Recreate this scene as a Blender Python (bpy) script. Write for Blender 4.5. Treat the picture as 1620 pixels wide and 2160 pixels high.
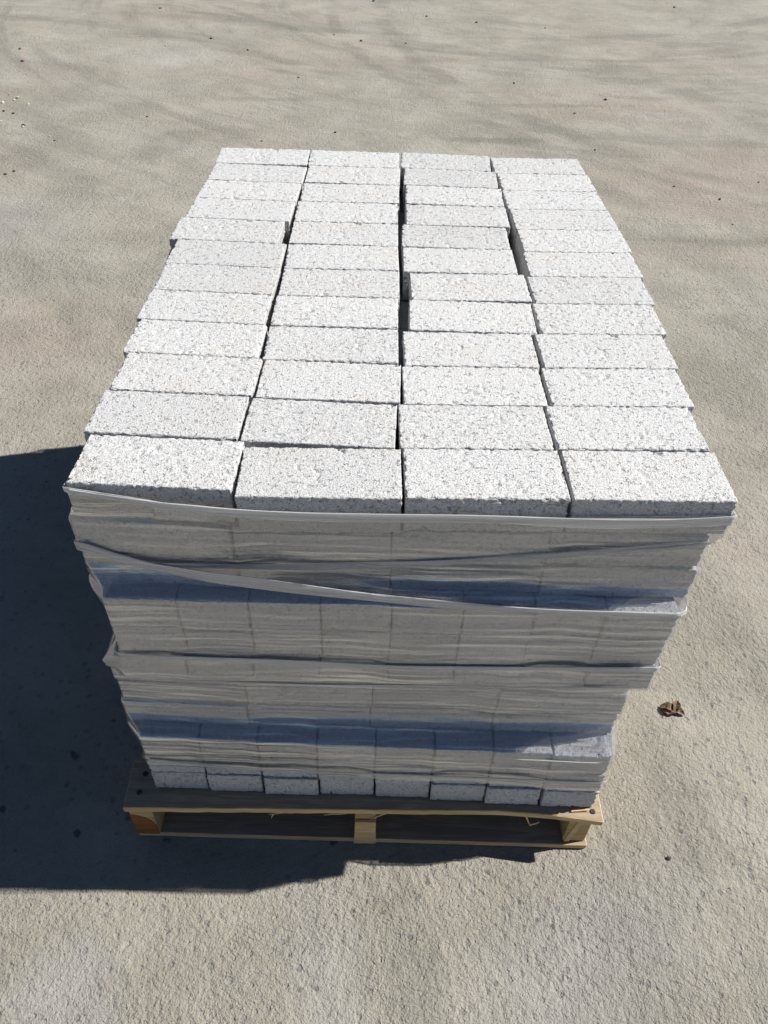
import bpy, math, random
import numpy as np
from mathutils import Vector, Matrix

scene = bpy.context.scene
for o in list(bpy.data.objects): bpy.data.objects.remove(o)
COL = scene.collection
rnd = random.Random(7)

# ------------------------------------------------------------------ camera, sky, sun, exposure
CAM_POS = np.array([-0.02974, -0.67223, 1.41545])
PITCH, YAW, ROLL, FPX = 0.758797, -0.012724, 0.034804, 1650.0
PW, PH = 1620, 2160                                   # size of the photograph in pixels

def cam_axes():
    cp, sp = math.cos(PITCH), math.sin(PITCH)
    Z = np.array([[math.cos(YAW), -math.sin(YAW), 0], [math.sin(YAW), math.cos(YAW), 0], [0, 0, 1]])
    f, u, x = Z @ [0, cp, -sp], Z @ [0, sp, cp], Z @ [1.0, 0, 0]
    x2 = x * math.cos(ROLL) + u * math.sin(ROLL)
    u2 = -x * math.sin(ROLL) + u * math.cos(ROLL)
    return x2, u2, f
AX, AU, AF = cam_axes()
cam_data = bpy.data.cameras.new('camera')
cam = bpy.data.objects.new('camera', cam_data); COL.objects.link(cam)
M = Matrix((tuple(AX), tuple(AU), tuple(-AF))).transposed().to_4x4()
M.translation = Vector(CAM_POS)
cam.matrix_world = M
cam_data.sensor_fit = 'VERTICAL'; cam_data.sensor_height = 24.0
cam_data.lens = 24.0 * FPX / PH
cam_data.clip_start = 0.02; cam_data.clip_end = 2000
scene.camera = cam
scene.render.resolution_x, scene.render.resolution_y = 768, 1024

SUN_H = Vector((0.94, 0.185, 1.0))                    # towards the sun, per metre of height
SUN_EL = math.atan2(1.0, math.hypot(SUN_H.x, SUN_H.y))
SUN_AZ = math.atan2(SUN_H.x, SUN_H.y)
world = bpy.data.worlds.new('World'); scene.world = world; world.use_nodes = True
wn = world.node_tree.nodes; wl = world.node_tree.links; wn.clear()
sky = wn.new('ShaderNodeTexSky'); sky.sky_type = 'NISHITA'; sky.sun_disc = False
sky.sun_elevation = SUN_EL; sky.sun_rotation = SUN_AZ
sky.altitude = 2500; sky.air_density = 0.8; sky.dust_density = 0.0; sky.ozone_density = 1.5
bg = wn.new('ShaderNodeBackground'); bg.inputs['Strength'].default_value = 0.05
wo = wn.new('ShaderNodeOutputWorld')
wl.new(sky.outputs[0], bg.inputs[0]); wl.new(bg.outputs[0], wo.inputs[0])
sun_data = bpy.data.lights.new('sun', 'SUN'); sun_data.energy = 5.0
sun_data.angle = math.radians(0.5); sun_data.color = (1.0, 0.965, 0.91)
sun = bpy.data.objects.new('sun', sun_data); COL.objects.link(sun)
sun.location = (3, 1, 5)
sun.rotation_euler = (-SUN_H).to_track_quat('-Z', 'Y').to_euler()
scene.view_settings.view_transform = 'Standard'; scene.view_settings.look = 'None'
scene.view_settings.gamma = 1.0; scene.view_settings.use_curve_mapping = False
scene.view_settings.exposure = 0.57
scene.cycles.max_bounces = 7; scene.cycles.diffuse_bounces = 4; scene.cycles.glossy_bounces = 3
scene.cycles.transparent_max_bounces = 14; scene.cycles.caustics_reflective = False; scene.cycles.caustics_refractive = False

# ------------------------------------------------------------------ pixel helpers (a pixel is only a direction)
def ray(px, py):
    return AF + (px - PW / 2) / FPX * AX - (py - PH / 2) / FPX * AU
def on_z(px, py, z):
    d = ray(px, py); return CAM_POS + d * ((z - CAM_POS[2]) / d[2])
def on_y(px, py, y):
    d = ray(px, py); return CAM_POS + d * ((y - CAM_POS[1]) / d[1])

# ------------------------------------------------------------------ material helpers
class NT:
    def __init__(self, name):
        self.m = bpy.data.materials.new(name); self.m.use_nodes = True
        self.t = self.m.node_tree; self.t.nodes.clear()
        self.out = self.t.nodes.new('ShaderNodeOutputMaterial')
    def n(self, kind, **kw):
        nd = self.t.nodes.new('ShaderNode' + kind)
        for k, v in kw.items(): setattr(nd, k, v)
        return nd
    def set(self, sock, v):
        if hasattr(v, 'is_output'): self.t.links.new(v, sock)
        else: sock.default_value = v
    def math(self, op, a, b=0.0, c=0.0, clamp=False):
        nd = self.n('Math', operation=op, use_clamp=clamp)
        self.set(nd.inputs[0], a); self.set(nd.inputs[1], b); self.set(nd.inputs[2], c)
        return nd.outputs[0]
    def mix(self, f, a, b, blend='MIX'):
        nd = self.n('Mix', data_type='RGBA', blend_type=blend)
        self.set(nd.inputs[0], f); self.set(nd.inputs[6], a); self.set(nd.inputs[7], b)
        return nd.outputs[2]
    def noise(self, vec, scale, detail=3, rough=0.5, dist=0.0, typ='FBM'):
        nd = self.n('TexNoise', noise_type=typ)
        if vec is not None: self.t.links.new(vec, nd.inputs['Vector'])
        nd.inputs['Scale'].default_value = scale; nd.inputs['Detail'].default_value = detail
        nd.inputs['Roughness'].default_value = rough; nd.inputs['Distortion'].default_value = dist
        return nd.outputs[0]
    def voro(self, vec, scale, feature='F1', rand=1.0, smooth=None):
        nd = self.n('TexVoronoi', feature=feature)
        self.t.links.new(vec, nd.inputs['Vector'])
        nd.inputs['Scale'].default_value = scale; nd.inputs['Randomness'].default_value = rand
        if smooth is not None and 'Smoothness' in nd.inputs: nd.inputs['Smoothness'].default_value = smooth
        return nd
    def mr(self, v, a, b, c=0.0, d=1.0, smooth=True):
        nd = self.n('MapRange', interpolation_type='SMOOTHSTEP' if smooth else 'LINEAR')
        self.set(nd.inputs[0], v); self.set(nd.inputs[1], a); self.set(nd.inputs[2], b)
        self.set(nd.inputs[3], c); self.set(nd.inputs[4], d)
        return nd.outputs[0]
    def mapping(self, vec, scale=(1, 1, 1), rot=(0, 0, 0), loc=(0, 0, 0)):
        nd = self.n('Mapping')
        self.t.links.new(vec, nd.inputs[0])
        nd.inputs['Scale'].default_value = scale; nd.inputs['Rotation'].default_value = rot
        nd.inputs['Location'].default_value = loc
        return nd.outputs[0]
    def obj(self): return self.n('TexCoord').outputs['Object']
    def bump(self, h, strength=1.0, dist=0.001, normal=None):
        nd = self.n('Bump'); nd.inputs['Strength'].default_value = strength
        nd.inputs['Distance'].default_value = dist; self.t.links.new(h, nd.inputs['Height'])
        if normal is not None: self.t.links.new(normal, nd.inputs['Normal'])
        return nd.outputs[0]
    def pbsdf(self, color, rough=0.9, normal=None, spec=0.3):
        nd = self.n('BsdfPrincipled')
        self.set(nd.inputs['Base Color'], color); self.set(nd.inputs['Roughness'], rough)
        nd.inputs['Specular IOR Level'].default_value = spec
        if normal is not None: self.t.links.new(normal, nd.inputs['Normal'])
        return nd.outputs[0]
    def done(self, sh):
        self.t.links.new(sh, self.out.inputs['Surface']); return self.m

def rgba(r, g, b): return (r, g, b, 1.0)

# concrete blocks
def mat_block():
    t = NT('pale_concrete'); v = t.obj()
    info = t.n('ObjectInfo')
    off = t.n('VectorMath', operation='SCALE'); off.inputs[0].default_value = (13.1, 7.7, 4.9)
    t.t.links.new(info.outputs['Random'], off.inputs['Scale'])
    ad = t.n('VectorMath', operation='ADD'); t.t.links.new(v, ad.inputs[0]); t.t.links.new(off.outputs[0], ad.inputs[1])
    p = ad.outputs[0]
    speck = t.noise(p, 420, 2, 0.6)
    grain = t.noise(p, 900, 1, 0.5)
    big = t.noise(p, 11, 3, 0.55)
    c = t.mix(t.mr(speck, 0.35, 0.68), rgba(0.475, 0.476, 0.476), rgba(0.595, 0.595, 0.592))
    c = t.mix(t.mr(grain, 0.60, 0.74, 0, 0.22), c, rgba(0.25, 0.245, 0.24))
    c = t.mix(t.mr(big, 0.52, 0.75, 0, 0.30), c, rgba(0.52, 0.48, 0.41))
    tint = t.mr(info.outputs['Random'], 0, 1, 0.93, 1.04, False)
    c = t.mix(1.0, c, t.n('CombineColor').outputs[0], 'MULTIPLY')
    cc = t.t.nodes[-1]
    for nd in t.t.nodes:
        if nd.bl_idname == 'ShaderNodeCombineColor':
            for i in range(3): t.t.links.new(tint, nd.inputs[i])
    pit = t.noise(p, 420, 2, 0.6)
    pit2 = t.noise(p, 170, 3, 0.6)
    h = t.math('ADD', t.math('MULTIPLY', t.mr(pit, 0.34, 0.52), 0.42), t.math('MULTIPLY', grain, 0.35))
    h = t.math('ADD', h, t.math('MULTIPLY', t.mr(pit2, 0.33, 0.40), 2.2))
    nrm = t.bump(h, 1.0, 0.0012)
    return t.done(t.pbsdf(c, 0.95, nrm, 0.15))

def mat_ground():
    t = NT('dusty_concrete_yard'); v = t.obj()
    big = t.noise(v, 0.55, 4, 0.55, 0.4)
    mid = t.noise(v, 2.3, 5, 0.6, 0.3)
    streakv = t.mapping(v, (0.55, 3.2, 1), (0, 0, math.radians(9)))
    streak = t.noise(streakv, 1.0, 5, 0.6, 0.6)
    c = t.mix(t.mr(mid, 0.35, 0.68), rgba(0.285, 0.267, 0.222), rgba(0.355, 0.333, 0.285))
    c = t.mix(t.mr(streak, 0.46, 0.66, 0, 0.2), c, rgba(0.255, 0.243, 0.200))
    # brick dust: pinkish drifts
    pn = t.noise(t.mapping(v, (0.9, 1.6, 1), (0, 0, 0.25), (3.1, 1.7, 0)), 0.8, 5, 0.62, 0.5)
    sep = t.n('SeparateXYZ'); t.t.links.new(v, sep.inputs[0])
    x, y = sep.outputs[0], sep.outputs[1]
    c = t.mix(t.mr(pn, 0.50, 0.68, 0, 0.25), c, rgba(0.345, 0.268, 0.222))
    c = t.mix(t.mr(big, 0.50, 0.70, 0, 0.45), c, rgba(0.33, 0.322, 0.300))
    def blob(cx, cy, rx, ry, col, amt, rot=0.0):
        nonlocal c
        ca, sa = math.cos(rot), math.sin(rot)
        dx = t.math('SUBTRACT', x, cx); dy = t.math('SUBTRACT', y, cy)
        a = t.math('DIVIDE', t.math('ADD', t.math('MULTIPLY', dx, ca), t.math('MULTIPLY', dy, sa)), rx)
        b = t.math('DIVIDE', t.math('SUBTRACT', t.math('MULTIPLY', dy, ca), t.math('MULTIPLY', dx, sa)), ry)
        d = t.math('SQRT', t.math('ADD', t.math('MULTIPLY', a, a), t.math('MULTIPLY', b, b)))
        d = t.math('ADD', d, t.math('MULTIPLY', t.math('SUBTRACT', mid, 0.5), 1.6))
        d = t.math('ADD', d, t.math('MULTIPLY', t.math('SUBTRACT', wob, 0.5), 1.2))
        c = t.mix(t.mr(d, 0.25, 1.1, amt, 0.0), c, col)
    wob = t.noise(v, 14, 5, 0.7)
    m2 = t.noise(t.mapping(v, (1, 1.7, 1), (0, 0, 0.35), (1.3, 0.4, 0)), 9, 6, 0.72, 0.3)
    c = t.mix(t.mr(m2, 0.50, 0.72, 0, 0.5), c, rgba(0.215, 0.205, 0.175))
    c = t.mix(t.mr(m2, 0.30, 0.48, 0.4, 0), c, rgba(0.40, 0.385, 0.345))
    PINK = rgba(0.335, 0.268, 0.225); DARK = rgba(0.165, 0.165, 0.138); PALE = rgba(0.40, 0.385, 0.355); LILAC = rgba(0.33, 0.32, 0.33)
    blob(1.5, 3.2, 0.85, 0.55, PINK, 0.55, 0.1)
    blob(1.25, 4.35, 0.75, 0.45, PINK, 0.42)
    blob(1.85, 2.3, 0.5, 0.5, PINK, 0.5)
    blob(-2.1, 3.1, 0.35, 0.55, PINK, 0.5)
    blob(-1.65, 6.4, 0.7, 0.35, PINK, 0.45)
    blob(-0.9, 4.8, 0.25, 0.12, PINK, 0.7)
    blob(-1.25, 1.65, 0.4, 0.3, PINK, 0.35)
    blob(0.55, 3.72, 0.50, 0.07, DARK, 0.75, 0.03)
    blob(0.95, 4.35, 0.55, 0.05, DARK, 0.55, 0.08)
    blob(1.55, 4.55, 0.25, 0.06, DARK, 0.45, -0.1)
    blob(-0.72, 4.9, 0.22, 0.05, DARK, 0.6, -0.5)
    blob(-1.15, 3.5, 0.14, 0.42, DARK, 0.45, -0.2)
    blob(-0.75, 4.3, 0.35, 0.06, DARK, 0.5, 0.05)
    blob(-1.45, 5.1, 0.5, 0.30, PALE, 0.6)
    blob(1.6, 4.2, 0.3, 0.1, PALE, 0.6)
    blob(-1.75, 2.5, 0.5, 0.4, LILAC, 0.4)
    blob(0.35, -0.22, 0.35, 0.16, LILAC, 0.35, 0.4)
    blob(-0.1, -0.25, 0.08, 0.22, LILAC, 0.3, 0.3)
    blob(-0.5, -0.32, 0.10, 0.10, LILAC, 0.5)
    # curved tyre scuffs: streaks that sweep round the turning circles of a loader
    def sweep(cx, cy, freq, seed, lo, hi, amt, r0, r1):
        nonlocal c
        dx = t.math('SUBTRACT', x, cx); dy = t.math('SUBTRACT', y, cy)
        rr_ = t.math('SQRT', t.math('ADD', t.math('MULTIPLY', dx, dx), t.math('MULTIPLY', dy, dy)))
        th = t.math('ARCTAN2', dy, dx)
        cv_ = t.n('CombineXYZ'); t.t.links.new(t.math('MULTIPLY', rr_, freq), cv_.inputs[0]); t.t.links.new(t.math('MULTIPLY', th, 2.2), cv_.inputs[1]); cv_.inputs[2].default_value = seed
        nz_ = t.noise(cv_.outputs[0], 1.0, 6, 0.68, 0.35)
        win = t.math('MULTIPLY', t.mr(rr_, r0 - 0.5, r0 + 0.3), t.mr(rr_, r1 - 0.3, r1 + 0.6, 1, 0))
        k = t.math('MULTIPLY', win, t.mr(nz_, lo, hi, 0, amt))
        c = t.mix(k, c, rgba(0.195, 0.188, 0.158))
        k2 = t.math('MULTIPLY', win, t.mr(nz_, 0.30, 0.44, amt * 0.55, 0))
        c = t.mix(k2, c, rgba(0.40, 0.385, 0.35))
    sweep(1.6, 7.4, 4.2, 1.7, 0.50, 0.66, 0.6, 1.2, 5.2)
    sweep(-4.5, -1.0, 3.6, 7.3, 0.52, 0.68, 0.5, 4.0, 8.5)
    def arc(cx, cy, r, w, col, amt, a0=None):
        nonlocal c
        dx = t.math('SUBTRACT', x, cx); dy = t.math('SUBTRACT', y, cy)
        d = t.math('SQRT', t.math('ADD', t.math('MULTIPLY', dx, dx), t.math('MULTIPLY', dy, dy)))
        d = t.math('ADD', d, t.math('MULTIPLY', t.math('SUBTRACT', wob, 0.5), w * 0.9))
        k = t.mr(t.math('ABSOLUTE', t.math('SUBTRACT', d, r)), w * 0.35, w, 1.0, 0.0)
        k = t.math('MULTIPLY', k, t.mr(streak, 0.38, 0.62, 0.0, amt))
        c = t.mix(k, c, col)
    arc(1.2, 8.6, 3.22, 0.06, DARK, 0.55)
    arc(1.5, -2.0, 7.36, 0.16, rgba(0.27, 0.215, 0.175), 0.35)
    arc(0.5, 9.9, 4.0, 0.10, DARK, 0.5)
    arc(4.5, 6.8, 4.6, 0.09, DARK, 0.55)
    arc(4.1, 6.9, 4.6, 0.07, DARK, 0.5)
    arc(-4.0, 0.6, 5.6, 0.09, DARK, 0.4)
    arc(-3.0, -1.2, 7.6, 0.12, DARK, 0.4)
    # scraped red brick marks
    tick = t.noise(t.mapping(v, (6, 60, 1), (0, 0, 0.6)), 1.0, 2, 0.5)
    dred = t.math('SQRT', t.math('ADD', t.math('POWER', t.math('DIVIDE', t.math('ADD', x, 1.75), 0.22), 2), t.math('POWER', t.math('DIVIDE', t.math('SUBTRACT', y, 5.68), 0.14), 2)))
    c = t.mix(t.math('MULTIPLY', t.mr(dred, 0.5, 1.0, 1, 0), t.mr(tick, 0.55, 0.62, 0, 0.8)), c, rgba(0.20, 0.11, 0.09))
    # exposed aggregate: grey stones ground flush with the surface
    warp = t.n('VectorMath', operation='ADD')
    nv = t.n('TexNoise'); t.t.links.new(v, nv.inputs['Vector']); nv.inputs['Scale'].default_value = 90; nv.inputs['Detail'].default_value = 2
    sc = t.n('VectorMath', operation='SCALE'); t.t.links.new(nv.outputs[1], sc.inputs[0]); sc.inputs['Scale'].default_value = 0.008
    t.t.links.new(v, warp.inputs[0]); t.t.links.new(sc.outputs[0], warp.inputs[1]); wv = warp.outputs[0]
    vs = t.voro(wv, 62)
    selc = t.n('SeparateColor'); t.t.links.new(vs.outputs['Color'], selc.inputs[0])
    patch = t.noise(v, 4.5, 4, 0.6)
    stone = t.math('MULTIPLY', t.mr(vs.outputs['Distance'], 0.25, 0.42, 1, 0), t.mr(t.math('ADD', selc.outputs[0], t.math('MULTIPLY', t.math('SUBTRACT', patch, 0.5), 1.2)), 0.66, 0.74))
    c = t.mix(t.math('MULTIPLY', stone, 0.7), c, t.mix(selc.outputs[1], rgba(0.17, 0.18, 0.185), rgba(0.33, 0.31, 0.28)))
    fine = t.noise(v, 260, 3, 0.6)
    c = t.mix(t.mr(fine, 0.35, 0.7, 0, 0.30), c, rgba(0.42, 0.39, 0.335))
    vd = t.voro(v, 38)
    sd = t.n('SeparateColor'); t.t.links.new(vd.outputs['Color'], sd.inputs[0])
    spot = t.math('MULTIPLY', t.mr(vd.outputs['Distance'], 0.10, 0.22, 1, 0), t.mr(sd.outputs[0], 0.88, 0.92))
    c = t.mix(t.math('MULTIPLY', spot, 0.6), c, rgba(0.08, 0.078, 0.07))
    marks = t.noise(t.mapping(v, (26, 75, 1), (0, 0, 0.45)), 1.0, 4, 0.7)
    c = t.mix(t.mr(marks, 0.64, 0.74, 0, 0.55), c, rgba(0.15, 0.142, 0.12))
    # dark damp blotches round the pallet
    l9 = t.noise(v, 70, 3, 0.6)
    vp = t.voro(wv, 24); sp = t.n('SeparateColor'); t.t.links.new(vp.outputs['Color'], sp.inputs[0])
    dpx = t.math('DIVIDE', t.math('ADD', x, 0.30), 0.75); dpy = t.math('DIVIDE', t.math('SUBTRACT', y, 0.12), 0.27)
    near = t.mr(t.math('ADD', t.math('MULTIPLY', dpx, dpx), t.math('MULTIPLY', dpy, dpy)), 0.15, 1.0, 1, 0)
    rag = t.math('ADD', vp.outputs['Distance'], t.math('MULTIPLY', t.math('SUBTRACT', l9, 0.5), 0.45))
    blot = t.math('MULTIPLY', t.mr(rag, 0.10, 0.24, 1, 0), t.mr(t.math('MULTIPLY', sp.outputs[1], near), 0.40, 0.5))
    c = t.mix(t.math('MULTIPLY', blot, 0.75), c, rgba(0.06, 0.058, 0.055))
    # relief: worn pits and lumps a few millimetres deep
    relief = t.noise(v, 3.0, 3, 0.55)
    amt = t.mr(relief, 0.35, 0.65, 0.6, 1.1)
    l0 = t.noise(v, 46, 3, 0.6, 0.0)
    l1 = t.noise(v, 88, 5, 0.72, 0.0)
    l2 = t.noise(t.mapping(v, (1, 1, 1), (0, 0, 0), (5.3, 2.1, 0)), 150, 3, 0.6)
    vq = t.voro(wv, 115); sq = t.n('SeparateColor'); t.t.links.new(vq.outputs['Color'], sq.inputs[0])
    pits = t.math('MULTIPLY', t.mr(vq.outputs['Distance'], 0.12, 0.42, -1.0, 0.0), t.mr(sq.outputs[2], 0.55, 0.75))
    h = t.math('ADD', t.math('MULTIPLY', l1, 1.5), t.math('MULTIPLY', pits, 0.45))
    h = t.math('ADD', h, t.math('MULTIPLY', l2, 0.7))
    h = t.math('ADD', h, t.math('MULTIPLY', l0, 1.4))
    h = t.math('MULTIPLY', h, amt)
    h = t.math('ADD', h, t.math('MULTIPLY', stone, -0.25))
    h = t.math('ADD', h, t.math('MULTIPLY', fine, 0.40))
    h = t.math('ADD', h, t.math('MULTIPLY', mid, 1.0))
    nrm = t.bump(h, 1.0, 0.0062)
    return t.done(t.pbsdf(c, 0.93, nrm, 0.2))

def mat_wood(name, base, dark, seed=0.0, dirt=0.0, grey=rgba(0.20, 0.185, 0.165)):
    t = NT(name); v = t.obj()
    vv = t.mapping(v, (1.6, 26, 26), (0, 0, 0), (seed, seed * 2.3, seed * 0.7))
    g = t.noise(vv, 4.0, 4, 0.6, 1.2)
    f = t.noise(t.mapping(v, (12, 220, 220)), 3.0, 2, 0.6)
    c = t.mix(t.mr(g, 0.35, 0.65), dark, base)
    c = t.mix(t.mr(f, 0.4, 0.7, 0, 0.35), c, dark)
    if dirt > 0:
        d = t.noise(v, 14, 4, 0.6)
        c = t.mix(t.mr(d, 0.30, 0.55, dirt * 0.5, dirt), c, grey)
    h = t.math('ADD', t.math('MULTIPLY', g, 0.6), f)
    return t.done(t.pbsdf(c, 0.8, t.bump(h, 0.6, 0.0015), 0.25))

def mat_film(name, base, streak_amt, rough, white):
    t = NT(name); v = t.obj()
    # taut streaks run round the load; two sets cross at a small angle, and some areas stay clear
    wv = t.n('TexNoise'); t.t.links.new(v, wv.inputs['Vector']); wv.inputs['Scale'].default_value = 5.0; wv.inputs['Detail'].default_value = 2
    sc = t.n('VectorMath', operation='SCALE'); t.t.links.new(wv.outputs[1], sc.inputs[0]); sc.inputs['Scale'].default_value = 0.022
    ad = t.n('VectorMath', operation='ADD'); t.t.links.new(v, ad.inputs[0]); t.t.links.new(sc.outputs[0], ad.inputs[1]); w = ad.outputs[0]
    ns = t.noise(t.mapping(w, (3.0, 3.0, 120), (0, 0.030, 0)), 1.0, 5, 0.68, 0.1)
    nd = t.noise(t.mapping(w, (4.0, 4.0, 85), (0, -0.085, 0), (2, 5, 1)), 1.0, 4, 0.62, 0.1)
    nb = t.noise(t.mapping(v, (2.4, 2.4, 17), (0, -0.03, 0), (4, 1, 2)), 1.0, 3, 0.55, 0.3)
    nf = t.noise(t.mapping(w, (9, 9, 380), (0, 0.01, 0)), 1.0, 2, 0.6)
    fr = t.n('Fresnel'); fr.inputs['IOR'].default_value = 1.45
    s = t.math('MULTIPLY', t.mr(ns, 0.42, 0.70), streak_amt)
    s = t.math('ADD', s, t.math('MULTIPLY', t.mr(nd, 0.54, 0.74), streak_amt * 0.7))
    s = t.math('ADD', s, t.math('MULTIPLY', t.mr(nf, 0.50, 0.78), streak_amt * 0.3))
    s = t.math('MULTIPLY', s, t.mr(nb, 0.34, 0.62, 0.15, 1.25))
    fac = t.math('ADD', t.math('ADD', t.math('MINIMUM', t.math('MULTIPLY', fr.outputs[0], 1.5), 0.22), s), base, clamp=True)
    h = t.math('ADD', t.math('MULTIPLY', ns, 0.8), t.math('MULTIPLY', nf, 0.15))
    h = t.math('ADD', h, t.math('MULTIPLY', nd, 0.7))
    nrm = t.bump(h, 0.8, 0.0011)
    gl = t.n('BsdfGlossy'); gl.inputs['Roughness'].default_value = rough
    gl.inputs['Color'].default_value = rgba(0.95, 0.95, 0.96); t.t.links.new(nrm, gl.inputs['Normal'])
    df = t.n('BsdfDiffuse'); df.inputs['Color'].default_value = rgba(0.88, 0.88, 0.88); t.t.links.new(nrm, df.inputs['Normal'])
    tl = t.n('BsdfTranslucent'); tl.inputs['Color'].default_value = rgba(0.88, 0.88, 0.88); t.t.links.new(nrm, tl.inputs['Normal'])
    m1 = t.n('MixShader'); m1.inputs[0].default_value = 0.4
    t.t.links.new(df.outputs[0], m1.inputs[1]); t.t.links.new(tl.outputs[0], m1.inputs[2])
    m2 = t.n('MixShader'); m2.inputs[0].default_value = white
    t.t.links.new(gl.outputs[0], m2.inputs[1]); t.t.links.new(m1.outputs[0], m2.inputs[2])
    tr = t.n('BsdfTransparent'); tr.inputs['Color'].default_value = rgba(0.95, 0.95, 0.96)
    m3 = t.n('MixShader'); t.t.links.new(fac, m3.inputs[0])
    t.t.links.new(tr.outputs[0], m3.inputs[1]); t.t.links.new(m2.outputs[0], m3.inputs[2])
    return t.done(m3.outputs[0])

def mat_plain(name, a, b, scale=200, rough=0.9, dist=0.001):
    t = NT(name); v = t.obj()
    n = t.noise(v, scale, 3, 0.6)
    c = t.mix(t.mr(n, 0.35, 0.65), a, b)
    return t.done(t.pbsdf(c, rough, t.bump(n, 0.7, dist), 0.2))

MAT = dict(
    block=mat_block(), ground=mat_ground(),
    wood=mat_wood('pine_wood', rgba(0.60, 0.42, 0.20), rgba(0.40, 0.25, 0.10), 0.0, 0.1),
    deck=mat_wood('dirty_pine_board', rgba(0.52, 0.39, 0.25), rgba(0.28, 0.20, 0.125), 2.1, 0.5, rgba(0.24, 0.215, 0.18)),
    deck_edge=mat_wood('cut_pine_edge', rgba(0.72, 0.52, 0.27), rgba(0.52, 0.35, 0.16), 4.2, 0.05),
    stain=mat_wood('stained_pine', rgba(0.30, 0.13, 0.04), rgba(0.16, 0.06, 0.02), 1.2, 0.0),
    film=mat_film('stretch_film', 0.17, 0.44, 0.16, 0.24),
    roll=mat_film('rolled_stretch_film', 0.42, 0.40, 0.26, 0.85),
    fold=mat_film('folded_stretch_film', 0.10, 0.36, 0.25, 0.88),
    nail=mat_plain('dark_nail', rgba(0.02, 0.02, 0.02), rgba(0.06, 0.045, 0.035), 300, 0.6),
    leaf=mat_plain('dead_leaf', rgba(0.075, 0.048, 0.03), rgba(0.24, 0.17, 0.11), 160, 0.8),
    stone_dark=mat_plain('dark_stone', rgba(0.035, 0.036, 0.036), rgba(0.09, 0.088, 0.08), 250),
    stone_pale=mat_plain('pale_stone', rgba(0.42, 0.36, 0.24), rgba(0.62, 0.58, 0.48), 250),
    stone_red=mat_plain('red_stone', rgba(0.16, 0.06, 0.045), rgba(0.26, 0.12, 0.09), 250),
)

# ------------------------------------------------------------------ object helpers
def mesh_from(name, verts, faces):
    me = bpy.data.meshes.new(name)
    me.from_pydata([tuple(map(float, p)) for p in verts], [], faces); me.validate(); me.update()
    return me
def link(name, me, mat=None, parent=None):
    o = bpy.data.objects.new(name, me); COL.objects.link(o)
    if mat is not None and me is not None and not me.materials: me.materials.append(mat)
    if parent is not None: o.parent = parent
    return o
def tag(o, label, cat, group=None, kind=None):
    o['label'] = label; o['category'] = cat
    if group: o['group'] = group
    if kind: o['kind'] = kind
    return o
def np_mesh(name, V, F):
    """fast quad mesh from numpy arrays"""
    me = bpy.data.meshes.new(name)
    F = np.asarray(F, np.int32); n = len(F)
    me.vertices.add(len(V)); me.vertices.foreach_set('co', np.asarray(V, np.float32).ravel())
    me.loops.add(n * 4); me.loops.foreach_set('vertex_index', F.ravel())
    me.polygons.add(n)
    me.polygons.foreach_set('loop_start', np.arange(n, dtype=np.int32) * 4)
    try: me.polygons.foreach_set('loop_total', np.full(n, 4, np.int32))
    except Exception: pass
    me.update(calc_edges=True); me.validate()
    return me

# value noise on a lattice, vectorised
def vnoise(P, cell, seed):
    q = P / cell
    i = np.floor(q).astype(np.int64); f = q - i; f = f * f * (3 - 2 * f)
    def h(a, b, c):
        n = (a * 374761393 + b * 668265263 + c * 2147483647 + seed * 1274126177) & 0x7fffffff
        n = ((n ^ (n >> 13)) * 1274126177) & 0x7fffffff
        n = ((n ^ (n >> 16)) * 668265263) & 0x7fffffff
        return ((n ^ (n >> 11)) & 0xffff) / 65535.0
    x, y, z = i[:, 0], i[:, 1], i[:, 2]; fx, fy, fz = f[:, 0], f[:, 1], f[:, 2]
    r = 0
    for dx in (0, 1):
        for dy in (0, 1):
            for dz in (0, 1):
                w = (fx if dx else 1 - fx) * (fy if dy else 1 - fy) * (fz if dz else 1 - fz)
                r = r + w * h(x + dx, y + dy, z + dz)
    return r
def sstep(a, b, x):
    k = np.clip((x - a) / (b - a), 0, 1); return k * k * (3 - 2 * k)

# ------------------------------------------------------------------ ground
R_ = 400.0
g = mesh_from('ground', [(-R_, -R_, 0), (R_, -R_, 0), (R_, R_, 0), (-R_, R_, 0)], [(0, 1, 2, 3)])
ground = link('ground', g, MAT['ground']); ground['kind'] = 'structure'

# ------------------------------------------------------------------ the concrete blocks
BL, BW, BH = 0.1943, 0.0921, 0.057
PAL = 0.121                                            # height of the pallet deck
NL = 12
Z_TOP = PAL + NL * BH
def layer_z(i): return Z_TOP - BH * i                  # top of layer i (0 = top layer)

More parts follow.
